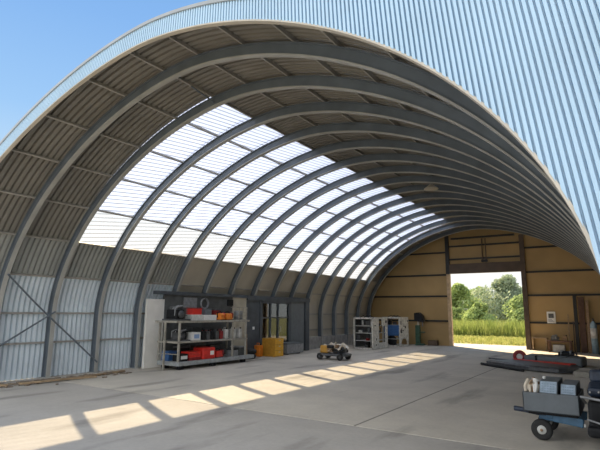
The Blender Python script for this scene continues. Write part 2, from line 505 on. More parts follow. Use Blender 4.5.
for j in range(len(cols) - 1): fs.append((2*j, 2*j+2, 2*j+3, 2*j+1))
mb.add(vs, fs)
struct(mb.build('wall_front', M['facade'], recalc=False))
# flashing round the outer edge and cream trim along the opening
def edge_strip(name, off, inner, outer, depth_f, depth_b, mat, s_a, s_b, n=120):
    vs = []; fs = []
    for k in range(n + 1):
        s = s_a + (s_b - s_a) * k / n
        a = prof(s, off + inner); b = prof(s, off + outer)
        for p in (a, b):
            vs += [fpt(p[0], p[1], depth_f), fpt(p[0], p[1], -depth_b)]
    for k in range(n):
        a = 4*k; b = a+4
        fs += [(a, a+1, b+1, b), (a+2, b+2, b+3, a+3), (a, b, b+2, a+2), (a+1, a+3, b+3, b+1)]
    fs += [(0, 2, 3, 1), (n*4, n*4+1, n*4+3, n*4+2)]
    return struct(MB().add(vs, fs).build(name, mat))
path = []
for k in range(160):
    q = prof(S0 * .75 * k / 159, OUT)
    if q[0] > XT: break
    path.append(q)
path += [(XT + .001, ZT_), (0, z_out(0)), (5.4, z_out(5.4))]
vs = []; fs = []
for k, q in enumerate(path):
    a = path[max(0, k-1)]; b = path[min(len(path)-1, k+1)]
    tx, tz = b[0]-a[0], b[1]-a[1]; l = math.hypot(tx, tz); nx, nz = -tz/l, tx/l
    for o in (-.035, .035):
        vs += [fpt(q[0]+nx*o, q[1]+nz*o, .07), fpt(q[0]+nx*o, q[1]+nz*o, -.16)]
for k in range(len(path)-1):
    a = 4*k; b = a+4
    fs += [(a, a+1, b+1, b), (a+2, b+2, b+3, a+3), (a, b, b+2, a+2), (a+1, a+3, b+3, b+1)]
k = 4*(len(path)-1); fs += [(0, 2, 3, 1), (k, k+1, k+3, k+2)]
struct(MB().add(vs, fs).build('trim_2', M['trim']))
edge_strip('trim_3', 0, -.02, .012, .045, .03, M['cream'], 0, S0)
# ---- end wall with the big doorway
DX0, DX1, DZ = -8.84, -4.63, 4.30
mb = MB()
def wall_cols(x0, x1, zlow, n):
    for k in range(n):
        a = x0 + (x1 - x0) * k / n; b = x0 + (x1 - x0) * (k+1) / n
        za, zb = z_of_x(a, OFF_CL + .03) or SH, z_of_x(b, OFF_CL + .03) or SH
        vs = [(a, YB, zlow), (b, YB, zlow), (b, YB, zb), (a, YB, za), (a, YB+.12, zlow), (b, YB+.12, zlow), (b, YB+.12, zb), (a, YB+.12, za)]
        mb.add(vs, [(0, 1, 2, 3), (5, 4, 7, 6), (3, 2, 6, 7), (0, 4, 5, 1), (0, 3, 7, 4), (1, 5, 6, 2)])
wall_cols(XC - A - .388, DX0, 0, 30); wall_cols(DX0, DX1, DZ, 20); wall_cols(DX1, XC + A + .388, 0, 30)
struct(mb.build('wall_back', M['tan']))
gk = 5
def girt(x0, x1, z, h=.10, nm=None):
    global gk
    struct(MB().box(x0, x1, YB - .07, YB - .002, z - h/2, z + h/2).build('trim_%d' % gk, M['girt'])); gk += 1
def x_lim(z, sgn, off=OFF_CL - .02):
    zz = max(0, z - SH) / (B + off)
    return XC + sgn * (A + off) * (1 - zz ** NN) ** (1 / NN)
for z in (1.46, 2.95, 4.25, 5.63):
    girt(x_lim(z + .06, -1), DX0 - .12, z); girt(DX1 + .14, x_lim(z + .06, 1), z)
for z in (5.17, 5.97): girt(DX0 + .1, DX1 - .12, z)
# door posts, header, jamb
struct(MB().box(DX0 - .13, DX0 + .08, YB - .16, YB - .001, DZ - .02, 6.66).build('trim_%d' % gk, M['girt'])); gk += 1
struct(MB().box(DX1 - .1, DX1 + .15, YB - .16, YB - .001, 0, 6.40).build('trim_%d' % gk, M['header'])); gk += 1
struct(MB().box(DX0 + .08, DX1 - .1, YB - .14, YB - .001, DZ, 4.88).build('door_2', M['header']))
struct(MB().box(DX0 - .13, DX0 + .07, YB - .10, YB + .12, 0, DZ - .02).build('trim_%d' % gk, M['jamb'])); gk += 1
# rail under the arch and vertical conduit pair over the door
o = MB().box(DX0 + .3, DX1 - .3, YB - .34, YB - .20, 6.36, 6.46).build('track_rail', M['girt'])
for xx in (DX0 + .6, -6.7, DX1 - .6): MB().box(xx - .04, xx + .04, YB - .25, YB, 6.38, 6.44).build('bracket', M['girt'], o)
tag(o, 'black horizontal track rail on brackets above the big doorway', 'rail')
t = thing('conduit', 'pair of thin vertical pipes on the panel above the doorway', 'pipe', (-6.68, YB - .1, 4.9))
for dx in (-.1, .1): MB().tube([(-6.68 + dx, YB - .09, 4.9), (-6.68 + dx, YB - .09, 6.34)], .028, 8).build('pipe', M['header'], t)
MB().box(-6.86, -6.5, YB - .13, YB - .07, 4.93, 5.08).build('clamp', M['girt'], t)

# ---- infill partition under the skylight on the left: white end, dark board, beige board, steel frame with glazed door
PX = -13.72
mb = MB()
struct(MB().box(PX - .09, PX, RIB(4) + .12, 11.95, 0, 2.33).build('wall_partition', M['white']))
struct(MB().box(PX - .09, PX, 11.95, 15.6, 0, 2.5).build('wall_partition', M['backboard']))
struct(MB().box(PX - .09, PX, 15.6, 16.5, 0, 2.5).build('wall_partition', M['beigeboard']))
struct(MB().box(PX - .09, PX, 16.5, 17.45, 0, 2.5).build('wall_partition', M['darksteel']))
struct(MB().box(PX - .09, PX, 19.95, 21.1, 0, 2.5).build('wall_partition', M['slate']))
struct(MB().box(PX - .10, PX + .06, 11.5, 16.5, 2.5, 2.62).build('trim_30', M['darksteel']))
struct(MB().box(PX - .10, PX + .08, 16.5, 21.55, 2.42, 2.62).build('trim_31', M['darksteel']))
struct(MB().box(PX - .09, PX + .04, 21.2, 21.55, 0, 2.5).build('trim_32', M['darksteel']))
dr = MB()
for y in (17.5, 19.76): dr.box(PX - .08, PX + .05, y - .06, y + .12, 0, 2.42)
dr.box(PX - .08, PX + .05, 17.5, 19.8, 2.30, 2.42)
for y in (18.25, 18.85): dr.box(PX - .06, PX + .03, y - .035, y + .035, 0, 2.30)
dr.box(PX - .06, PX + .03, 17.5, 19.8, 0, .14); dr.box(PX - .06, PX + .03, 17.5, 19.8, 1.62, 1.68)
d1 = struct(dr.build('door_1', M['darksteel']))
MB().box(PX - .03, PX - .022, 17.56, 19.76, .14, 2.30).build('glass', M['glass'], d1)
MB().tube([(PX + .03, 18.95, 1.0), (PX + .09, 18.95, 1.0), (PX + .09, 18.95, 1.25), (PX + .03, 18.95, 1.25)], .014).build('door_handle', M['palegrey'], d1)
o = MB().box(PX, PX + .03, 16.95, 17.07, 1.15, 1.27).build('switch_plate', M['labelwhite']); tag(o, 'small white switch plate on the dark steel left of the glazed door', 'switch')

# ---- cross brace rods on the left wall
def brace(pts, label):
    path = []
    for k in range(13):
        f = k / 12; y = pts[0][0] + (pts[1][0]-pts[0][0]) * f; s = pts[0][1] + (pts[1][1]-pts[0][1]) * f
        p = prof(s, OFF_IN - .024); path.append((p[0], y, p[1]))
    tag(MB().tube(path, .024, 8).build('brace_rod', M['web']), label, 'brace', 'cross bracing')
brace(((RIB(1), 3.05), (RIB(3), .35)), 'long dark brace rod sloping down to the third arch rib foot')
brace(((RIB(1) - .6, .55), (RIB(2) + .02, 1.98)), 'shorter brace rod rising to meet the long brace on the left wall')
# thin strut from a purlin to the second rib
pa = prof(10.75, OFF_RIB - .01); pb = prof(10.75, OFF_IN + .12)
tag(MB().tube([(pa[0], RIB(2) - .75, pa[1]), (pb[0] + .02, RIB(2) - .03, pb[1])], .02, 8).build('knee_strut', M['web']), 'thin dark strut from roof purlin down to the second arch rib', 'strut')

# ---- hanging lamp under the roof
pl = prof(13.03, OFF_RIB)
ly = RIB(8) + .2
t = thing('pendant_lamp', 'small pale pendant lamp hanging under the roof right of the skylight', 'lamp', (pl[0], ly, pl[1]))
MB().tube([(pl[0], ly, pl[1] + .0), (pl[0], ly, pl[1] - .28)], .018).build('stem', M['darkgrey'], t)
MB().lathe([(.04, 0), (.07, -.05), (.26, -.19), (.27, -.21), (.02, -.20)], (pl[0], ly, pl[1] - .24)).build('lamp_shade', M['cream'], t)

# ------------------------------------------------------------------ ground
o = struct(MB().box(-14.9, .9, 7.9, 30.6, -.15, 0).build('floor', M['floor']))
o = struct(MB().box(-26, 14, -14, 7.88, -.15, -.004).build('floor_apron', M['apron']))
o = struct(MB().box(-12, -1, 30.61, 33.0, -.15, -.01).build('floor_threshold', M['floor']))
o = struct(MB().box(-140, 90, -40, 170, -.6, -.151).build('ground', M['ground']))
mb = MB(); mb.box(-60, 30, 33.01, 60, -.16, -.03); struct(mb.build('ground', M['ground']))

# dirt litter and broken boards along the left wall
mb = MB(); rnd = random.Random(3)
for k in range(260):
    y = rnd.uniform(5.0, 10.3); x = -13.75 + abs(rnd.gauss(0, .35)); s = rnd.uniform(.02, .07)
    mb.ball((x, y, s*.18), (s, s*rnd.uniform(.6, 1.6), s*.35), k, .5, 4)
tag(mb.build('dirt_litter', M['dirt']), 'brown dirt and litter scattered along the foot of the left wall', 'litter', None, 'stuff')
labs = ['long weathered plank at the foot of the left wall by the second rib', 'broken grey-brown board lying across the litter by the third rib',
        'short split board end nearest the open front', 'thin lath beside the litter heap', 'stub of timber close to the white partition end']
for (x, y, l, r, w), lb in zip([(-13.1, 7.6, 1.5, 1.5, .14), (-13.2, 8.9, 1.1, 1.75, .12), (-13.3, 6.3, .6, 1.1, .16), (-12.95, 8.4, .9, 1.3, .05), (-13.4, 10.0, .5, 1.9, .12)], labs):
    tag(MB().cbox((x, y, .045), (l, w, .04), (0, 0, r), .006).build('plank', M['wood']), lb, 'plank', 'broken boards by the left wall')

# ------------------------------------------------------------------ storage rack and what is on it
RX0, RX1, RY0, RY1 = -13.42, -12.4, 11.5, 15.3
t = thing('storage_rack', 'long grey three-tier storage rack against the partition, loaded with tools', 'rack', (-12.9, 13.4, 0))
MB().box(RX0 - .05, RX1, RY0 - .14, RY1 - .15, 1.53, 1.60).build('shelf', M['rackgrey'], t, bevel=.008)
MB().box(RX0, RX1, RY0 - .05, RY1 - .25, .86, .92).build('shelf', M['rackgrey'], t, bevel=.008)
dk = MB().box(RX0, RX1 + .04, RY0, RY1 + .12, .13, .26).build('deck', M['deckgrey'], t, bevel=.01)
for yy in (11.75, 13.3, 14.95):
    for xx in (RX0 + .15, RX1 - .15): MB().box(xx - .07, xx + .07, yy - .1, yy + .1, 0, .13).build('foot', M['black'], dk)
for (xx, yy, z0) in ((RX1 - .03, RY0 + .03, .26), (RX1 - .03, 14.2, .26), (RX0 + .03, RY0 + .03, .26), (RX0 + .03, 14.95, .26), (RX1 - .03, 14.95, .26)):
    MB().box(xx - .03, xx + .03, yy - .03, yy + .03, z0, .86).box(xx - .03, xx + .03, yy - .03, yy + .03, .92, 1.53).build('post', M['rackgrey'], t)
MB().box(-12.93, -12.87, RY0 - .2, RY0 - .145, 0, 1.56).build('post', M['rackgrey'], t)
MB().tube([(RX0 + .06, RY0 + .03, .5), (RX1 - .06, RY0 + .03, .5)], .015).build('rail', M['rackgrey'], t)

def engine(name, label, cat, c, s, seed, main, second, parts=9):
    """compact machine: block, finned cylinder, pipes and wheels on a base frame"""
    rnd = random.Random(seed); x, y, z = c; sx, sy, sz = s
    t = thing(name, label, cat, c)
    MB().cbox((x, y, z + sz*.05), (sx, sy, sz*.1), (0, 0, 0), .01).build('base_frame', M['darkgrey'], t)
    MB().cbox((x, y - sy*.1, z + sz*.38), (sx*.7, sy*.55, sz*.56), (0, 0, 0), .03).build('block', main, t)
    f = MB()
    for k in range(5): f.cbox((x + sx*.05, y + sy*.3, z + sz*(.3 + .1*k)), (sx*.5, sy*.3, sz*.05), (0, 0, 0))
    f.cbox((x + sx*.05, y + sy*.3, z + sz*.42), (sx*.36, sy*.2, sz*.66)); f.build('fins', second, t)
    p = MB()
    for k in range(4):
        y0 = y - sy*.4 + rnd.random()*sy*.3; x0 = x + (rnd.random()-.5)*sx*.6
        p.tube([(x0, y0, z + sz*.3), (x0 + .05*sx, y0 - .03, z + sz*.75), (x0 + sx*.1, y0 + sy*.3, z + sz*.9)], .022, 6)
    p.build('pipe', M['midgrey'], t)
    MB().lathe([(.02, -.03), (sz*.22, -.03), (sz*.22, .03), (.02, .03)], (x + sx*.42, y - sy*.12, z + sz*.38), 'X').build('flywheel', M['darkgrey'], t)
    MB().cbox((x - sx*.05, y - sy*.12, z + sz*.75), (sx*.4, sy*.3, sz*.2), (0, .1, .2), .03).build('tank', second, t)
    return t
engine('engine', 'black engine with grey pipes at the left end of the top shelf', 'engine', (-12.85, 11.75, 1.60), (.75, .62, .56), 1, M['black'], M['darkgrey'])
engine('engine', 'dark motor at the left end of the middle shelf', 'engine', (-12.8, 11.86, .92), (.6, .5, .42), 2, M['darkgrey'], M['black'])
def crate(name, label, cat, x0, x1, y0, y1, z0, z1, mat, lab=None, lid=None, handle=False, group=None, labmat='labelwhite', bev=.015):
    t = thing(name, label, cat, ((x0+x1)/2, (y0+y1)/2, z0), group)
    h = z1 - z0; zb = z1 - (h*.14 if lid else 0)
    MB().cbox(((x0+x1)/2, (y0+y1)/2, (z0+zb)/2), (x1-x0, y1-y0, zb-z0), (0, 0, 0), bev).build('body', mat, t)
    if lid: MB().cbox(((x0+x1)/2, (y0+y1)/2, (zb+z1)/2), (x1-x0+.02, y1-y0+.02, z1-zb), (0, 0, 0), bev*.7).build('lid', lid, t)
    if lab:
        a, b, c, d = lab
        MB().box(x1 - .001, x1 + .004, y0 + (y1-y0)*a, y0 + (y1-y0)*b, z0 + h*c, z0 + h*d).build('label_plate', M[labmat], t)
    if handle:
        ym = (y0+y1)/2; xm = (x0+x1)/2
        MB().tube([(xm, ym-.1, z1), (xm, ym-.1, z1+.05), (xm, ym+.1, z1+.05), (xm, ym+.1, z1)], .012).build('handle', M['black'], t)
    return t
X1 = -12.55
crate('carton', 'pale carton under the red box on the top shelf', 'box', -13.0, X1, 12.22, 12.72, 1.60, 1.80, M['palegrey'])
crate('tool_box', 'small red box on top of the pale carton, top shelf', 'box', -12.95, -12.58, 12.26, 12.68, 1.80, 2.04, M['red'], handle=False, lid=M['darkred'])
crate('carton', 'long white box in the middle of the top shelf', 'box', -12.9, X1, 12.78, 13.42, 1.60, 1.79, M['labelwhite'])
crate('junction_box', 'small grey box lying on the long white box', 'box', -12.85, -12.6, 12.9, 13.2, 1.79, 1.99, M['slate'])
def saw(label, c, m1, m2, sy=.42):
    x, y, z = c
    t = thing('chainsaw', label, 'power tool', c)
    MB().cbox((x, y, z + .13), (.26, sy*.75, .24), (0, 0, .1), .05).build('housing', m1, t)
    MB().cbox((x + .02, y + sy*.3, z + .17), (.2, sy*.3, .2), (0, 0, .3), .04).build('motor_cover', m2, t)
    MB().tube([(x, y - sy*.4, z + .1), (x, y - sy*.45, z + .27), (x, y - sy*.05, z + .33), (x, y + sy*.2, z + .26)], .018).build('handle', M['black'], t)
    MB().cbox((x - .1, y + sy*.3, z + .07), (.03, sy*.9, .07), (0, 0, .2)).build('guide_bar', M['midgrey'], t)
    MB().box(x - .12, x + .12, y - sy*.35, y + sy*.35, z, z + .02).build('foot_plate', M['black'], t)
    return t
saw('bright orange chainsaw beside the white box on the top shelf', (-12.6, 13.66, 1.60), M['orange'], M['red'], .36)
saw('orange and dark red chainsaw further right on the top shelf', (-12.62, 14.1, 1.60), M['orange'], M['darkred'], .46)
t = thing('wire_basket', 'grey framed basket with a drum at right end of top shelf', 'basket', (-12.75, 14.85, 1.6))
b = MB()
for z in (1.61, 1.75, 1.9, 2.08):
    for (xa, xb, ya, yb) in ((-12.95, -12.5, 14.62, 14.64), (-12.95, -12.5, 15.08, 15.1), (-12.95, -12.93, 14.62, 15.1), (-12.52, -12.5, 14.62, 15.1)): b.box(xa, xb, ya, yb, z - .01, z + .01)
for yy in (14.63, 14.86, 15.09): b.box(-12.53, -12.5, yy - .012, yy + .012, 1.6, 2.09)
b.build('wire_frame', M['rackgrey'], t)
MB().lathe([(.02, 0), (.17, 0), (.17, .3), (.14, .33), (.02, .33)], (-12.75, 14.86, 1.62)).build('drum', M['midgrey'], t)
# middle shelf
crate('carton', 'white and blue carton on the middle shelf', 'box', -12.85, -12.5, 12.2, 12.6, .92, 1.2, M['labelwhite'], (.2, .8, .25, .75), labmat='labelblue')
def jug(label, c, m, h=.34, r=.09, cap='black', grp=None):
    x, y, z = c
    t = thing('jerry_can', label, 'canister', c, grp)
    MB().cbox((x, y, z + h*.42), (r*2.4, r*1.9, h*.84), (0, 0, 0), .03).build('body', m, t)
    MB().tube([(x - r*.7, y, z + h*.8), (x - r*.7, y, z + h*.98), (x + r*.3, y, z + h*.98), (x + r*.3, y, z + h*.8)], .014, 6).build('handle', m, t)
    MB().lathe([(.03, 0), (.03, .05), (.01, .06)], (x + r*.8, y, z + h*.83)).build('cap', M[cap], t)
    return t
mid = [(12.78, 'black', 'black canister next to the blue and white carton, middle shelf'), (13.0, 'darkgrey', 'dark grey canister left of the middle of the middle shelf'),
       (13.22, 'black', 'black canister at the middle of the middle shelf'), (13.46, 'darkgrey', 'dark canister second left of the pale ones, middle shelf'), (13.68, 'darkred', 'dark red canister just left of the pale canisters')]
for y, m, lb in mid: jug(lb, (-12.6, y, .92), M[m], .36, .085)
pal = ['pale grey canister leftmost of the three on the middle shelf', 'pale grey canister between two others on the middle shelf', 'pale grey canister rightmost on the middle shelf']
for k, lb in enumerate(pal): jug(lb, (-12.6, 13.96 + k*.36 + (.06 if k > 0 else 0), .92), M['palegrey'], .42, .09, 'black', 'pale canisters')
# bottom deck
crate('parts_bin', 'blue plastic bin at the left end of the bottom deck', 'bin', -13.3, -12.95, 11.58, 11.95, .26, .58, M['blue'])
crate('case', 'dark case with white label squares on the bottom deck', 'case', -12.85, -12.48, 11.66, 12.02, .26, .5, M['black'], (.1, .9, .3, .75))
for k in range(3):
    lb = ['dark red tray at the bottom of the stack on the deck', 'red tray in the middle of the tray stack', 'red tray on top of the tray stack'][k]
    crate('tray', lb, 'tray', -12.9, -12.48, 12.08, 12.62, .26 + k*.1, .355 + k*.1, M['red'] if k else M['darkred'], None, None, False, 'stacked red trays', bev=.01)
crate('tool_box', 'bright red bin with a white label on the bottom deck', 'box', -12.95, -12.42, 12.68, 13.3, .26, .66, M['red'], (.55, .85, .35, .7), bev=.05)
saw('red machine lying right of the bright red bin', (-12.62, 13.62, .26), M['red'], M['darkred'], .5)
crate('battery', 'grey battery case right of the red machine on the deck', 'battery', -12.85, -12.5, 14.35, 14.62, .26, .52, M['midgrey'], None, M['black'])
crate('carton', 'dull green-grey box at the right end of the bottom deck', 'box', -13.0, -12.55, 14.72, 15.05, .26, .6, M['backboard'], None, M['midgrey'])
tag(MB().tube([(-12.56, 15.2, .261), (-12.56, 15.16, 1.05)], .03).build('wooden_pole', M['wood']), 'short tan pole standing at the right end of the rack deck', 'pole')
clut = [('dark motor housing at the back of the middle shelf behind the blue and white carton', -13.2, 12.35, .92, .3, .34, 'black'),
        ('tall dark box at the back of the middle shelf behind the dark canisters', -13.2, 12.95, .92, .45, .42, 'backboard'),
        ('dull red case at the back of the middle shelf near its middle', -13.2, 13.5, .92, .35, .38, 'darkred'),
        ('grey case at the back of the middle shelf behind the pale canisters', -13.2, 14.3, .92, .5, .3, 'darkgrey'),
        ('dark chest at the back of the bottom deck behind the tray stack', -13.22, 12.4, .26, .5, .45, 'black'),
        ('grey-brown crate at the back of the bottom deck behind the red bin', -13.22, 13.2, .26, .5, .5, 'header'),
        ('dark steel case at the back of the bottom deck right of its middle', -13.22, 14.0, .26, .6, .42, 'darkgrey'),
        ('dark red bag box at the back of the top shelf behind the chainsaws', -13.15, 13.9, 1.60, .4, .42, 'darkred'),
        ('grey tin box at the back of the top shelf behind the long white box', -13.15, 13.2, 1.60, .5, .36, 'darkgrey')]
for lb, x, y, z, w_, h_, mm in clut:
    crate('storage_case', lb, 'case', x - .16, x + .16, y - w_/2, y + w_/2, z, z + h_, M[mm], None, M['darkgrey'])
# on the back board above the rack
t = thing('hose_coil', 'grey coil of hose hung on the board above the rack', 'hose', (PX + .06, 13.9, 2.25))
for k, (rr, dx) in enumerate(((.19, .02), (.175, .045), (.2, .07))): MB().torus((PX + dx + .012, 13.9, 2.22), rr, .02, 'X').build('loop', M['midgrey'], t)
MB().box(PX, PX + .1, 13.87, 13.93, 2.38, 2.42).build('hook', M['black'], t)
tag(MB().box(PX, PX + .09, 15.25, 15.55, 2.15, 2.4).build('meter_box', M['black'], bevel=.01), 'small black meter box above the right end of the rack', 'meter box')
tag(MB().box(PX, PX + .05, 12.85, 13.5, 2.05, 2.42).build('pegboard', M['midgrey'], bevel=.005), 'grey pegboard panel above the middle of the rack', 'board')

# ------------------------------------------------------------------ things along the left side
t = thing('floor_cabinet', 'yellow-orange cabinet with drawers in front of the glazed door', 'cabinet', (-13.0, 17.6, 0))
MB().cbox((-13.17, 17.74, .385), (.7, .66, .77), (0, 0, 0), .012).build('body', M['ochre'], t)
for k in range(3):
    dd = MB().cbox((-12.812, 17.74, .14 + .245*k), (.02, .6, .22), (0, 0, 0), .006).build('drawer', M['yellow'], t)
    MB().box(-12.80, -12.785, 17.68, 17.80, .18 + .245*k, .205 + .245*k).build('handle', M['palegrey'], dd)
jug('small orange canister on the floor left of the yellow cabinet', (-13.5, 17.15, 0), M['orange'], .58, .13)
for k, (x, y, z, lb) in enumerate([(-13.3, 16.2, 0, 'worn tyre lying at the bottom of the stack right of the rack'), (-13.3, 16.22, .19, 'worn tyre on top of the stack right of the rack')]):
    o = MB().torus((x, y, z + .095), .25, .095, 'Z', 28, 10).build('tyre', M['rubber']); tag(o, lb, 'tyre', 'stacked tyres')
t = crate('chest', 'dull grey ridged chest on the floor right of the glazed door', 'chest', -13.6, -12.95, 18.55, 19.9, .05, .52, M['midgrey'], None, M['slate'])
for yy in (18.75, 19.7): MB().box(-13.5, -13.05, yy - .05, yy + .05, 0, .06).build('skid', M['black'], t)

# kart: small engine cart heaped with tubes
KX, KY = -10.25, 18.1
t = thing('engine_cart', 'low cart with orange engine and pale tubes standing in mid floor', 'cart', (KX, KY, 0))
MB().cbox((KX, KY, .2), (1.3, .62, .1), (0, 0, .1), .02).build('chassis', M['darkgrey'], t)
for dx in (-.5, .45):
    for dy in (-.34, .34):
        w = MB().lathe([(.05, -.05), (.11, -.06), (.13, -.04), (.13, .04), (.11, .06), (.05, .05)], (KX + dx, KY + dy, .13), 'Y', 22).build('wheel', M['rubber'], t)
        MB().lathe([(.02, -.055), (.045, -.055), (.045, .055), (.02, .055)], (KX + dx, KY + dy, .13), 'Y', 14).build('hub', M['darkgrey'], w)
MB().cbox((KX - .36, KY - .1, .42), (.36, .4, .3), (0, 0, .2), .04).build('engine_block', M['ochre'], t)
f = MB()
for k in range(4): f.cbox((KX - .1, KY - .12, .33 + .07*k), (.26, .3, .035), (0, 0, .1))
f.build('fins', M['brownrag'], t)
rnd = random.Random(5)
for k in range(11):
    a = rnd.uniform(-.6, .6); L = rnd.uniform(.22, .5); x0 = KX + rnd.uniform(-.35, .5); y0 = KY + rnd.uniform(-.2, .2); z0 = .3 + rnd.uniform(0, .12)
    MB().tube([(x0 - L*math.cos(a)*.5, y0 - .1, z0), (x0, y0, z0 + .18 + rnd.random()*.1), (x0 + L*math.cos(a)*.6, y0 + L*math.sin(a)*.5, z0 + rnd.uniform(.1, .34))], rnd.uniform(.025, .05), 8).build('tube', M['bone'], t)
for k in range(9):
    xx, yy, zz = KX + rnd.uniform(-.5, .55), KY + rnd.uniform(-.26, .1), .3 + rnd.uniform(0, .25)
    mm = rnd.choice(['black', 'brownrag', 'darkgrey', 'orange', 'wood'])
    MB().cbox((xx, yy, zz), (rnd.uniform(.12, .3), rnd.uniform(.1, .24), rnd.uniform(.08, .2)), (rnd.uniform(-.3, .3), rnd.uniform(-.4, .4), rnd.uniform(0, 3)), .02).build('machine_part', M[mm], t)
MB().tube([(KX + .2, KY, .55), (KX + .42, KY - .05, .62), (KX + .72, KY - .1, .5)], .045).build('exhaust', M['labelwhite'], t)
MB().cbox((KX + .35, KY - .1, .36), (.5, .45, .12), (0, 0, 0), .03).build('seat_pan', M['black'], t)

# two stripped white machines near the end wall
def machine(label, x0, x1, y0, y1, h, seed, arch):
    rnd = random.Random(seed)
    t = thing('machine_cabinet', label, 'machine', ((x0+x1)/2, (y0+y1)/2, 0), 'stripped machine cabinets')
    fr = MB(); w = .07
    for xx in (x0, x1 - w):
        for yy in (y0, y1 - w): fr.box(xx, xx + w, yy, yy + w, 0, h)
    for z in (0.0, h - .08):
        fr.box(x0, x1, y0, y0 + w, z, z + .08); fr.box(x0, x1, y1 - w, y1, z, z + .08)
        fr.box(x0, x0 + w, y0, y1, z, z + .08); fr.box(x1 - w, x1, y0, y1, z, z + .08)
    fr.build('frame', M['whitemach'], t)
    MB().box(x0 + .02, x1 - .02, y0 + .02, y1 - .02, h - .03, h).build('top_panel', M['palegrey'], t)
    MB().box(x0 + .06, x0 + .1, y0 + .07, y1 - .07, .1, h - .08).build('back_panel', M['darkgrey'], t)
    nsh = (.42, .82, 1.2)
    for z in nsh: MB().box(x0 + .1, x1 - .08, y0 + .04, y1 - .06, z, z + .03).build('shelf', M['palegrey'], t)
    # side panel toward the hall with cut-outs
    a0, a1 = y0 + .06, y1 - .06
    sp = MB(); L_ = a1 - a0
    xs = x1 - .035; zt = h - .08
    if arch:
        pts = [(a0, zt), (a0, .55)]
        for k in range(13):
            an = PI - PI*k/12; pts.append((a0 + L_*.5 + L_*.38*math.cos(an), .18 + .38*math.sin(an)))
        pts = [(a0, .08), (a0, zt), (a1, zt), (a1, .08)] + [(a0 + L_*.5 + L_*.36*math.cos(PI*k/12), .08 + .42*math.sin(PI*k/12)) for k in range(13)]
        sp.prism(pts, 'X', xs, xs + .02)
    else:
        sp.box(xs, xs + .02, a0, a0 + L_*.42, .08, zt); sp.box(xs, xs + .02, a0 + L_*.42, a1, .08, .32); sp.box(xs, xs + .02, a0 + L_*.62, a1, 1.2, zt)
        sp.box(xs, xs + .02, a1 - L_*.14, a1, .3, 1.25)
    sp.build('side_panel', M['whitemach'], t)
    for k in range(9):
        dots = MB()
        yy = a0 + L_*rnd.uniform(.06, .94); zz = rnd.uniform(.5, zt - .1) if arch else rnd.uniform(.2, zt - .1)
        dots.cbox((xs + .032, yy, zz), (.025, rnd.uniform(.05, .16), rnd.uniform(.05, .2)), (0, 0, 0), .01)
        dots.build('fitting', M['black'], t)
    if arch:
        MB().box(x0 + .12, x1 - .06, y0 - .01, y0 + .02, .62, 1.22).build('front_panel', M['blue'], t)
        MB().lathe([(.05, -.06), (.28, -.07), (.3, 0), (.28, .07), (.05, .06)], ((x0+x1)/2, y0 + .12, .34), 'Y', 20).build('drum', M['black'], t)
    for k in range(14):
        z = [.08, .45, .85, 1.23][k % 4]; hh = rnd.uniform(.12, .3); ww = rnd.uniform(.1, .24)
        xx = rnd.uniform(x0 + .2, x1 - .3); yy = y0 + .1 + rnd.uniform(0, .2) + (k // 7) * (y1 - y0) * .4
        m = rnd.choice(['darkgrey', 'midgrey', 'black', 'palegrey', 'slate', 'darkred', 'brownrag'])
        if k % 3: MB().cbox((xx, yy, z + hh/2), (ww, .18, hh), (0, 0, rnd.uniform(-.3, .3)), .02).build('component', M[m], t)
        else: MB().lathe([(.02, 0), (ww*.5, 0), (ww*.5, hh), (.02, hh)], (xx, yy, z)).build('component', M[m], t)
    for k in range(3):
        MB().tube([(x0 + .3 + .25*k, y0 + .2, h), (x0 + .35 + .2*k, y0 + .5, h + .1), (x0 + .5 + .15*k, y0 + .9, h)], .02, 6).build('cable', M['black'], t)
    return t
machine('white stripped machine cabinet full of parts, nearer one by the left wall', -12.45, -11.3, 24.1, 26.05, 1.66, 11, False)
machine('white machine cabinet with blue front and round drum, nearer the end wall', -12.05, -10.95, 27.0, 28.35, 1.68, 12, True)

# pedestal drill by the end wall
DX, DY = -10.6, 29.3
t = thing('pedestal_drill', 'dark green pedestal drill standing by the end wall left of doorway', 'machine', (DX, DY, 0))
MB().cbox((DX, DY, .05), (.5, .45, .1), (0, 0, 0), .03).build('base', M['green'], t)
MB().tube([(DX - .08, DY, .1), (DX - .08, DY, 1.5)], .07, 12).build('column', M['bone'], t)
MB().cbox((DX - .12, DY + .02, .65), (.26, .3, 1.1), (0, 0, 0), .03).build('stand', M['green'], t)
MB().cbox((DX + .12, DY - .02, .78), (.34, .34, .05), (0, 0, 0), .01).build('table', M['green'], t)
MB().prism([(DX - .26, 1.92), (DX + .02, 1.96), (DX + .22, 1.78), (DX + .33, 1.42), (DX + .2, 1.38), (DX - .02, 1.42), (DX - .26, 1.5)], 'Y', DY - .2, DY + .2).build('head', M['black'], t)
MB().tube([(DX + .2, DY - .05, 1.4), (DX + .2, DY - .05, 1.12)], .03, 8).build('chuck', M['midgrey'], t)
MB().tube([(DX + .25, DY - .2, 1.5), (DX + .4, DY - .3, 1.32)], .015, 6).build('lever', M['black'], t)
crate('junk_box', 'small dark box on the floor beside the green pedestal drill', 'box', -10.15, -9.6, 29.35, 29.7, 0, .3, M['header'])

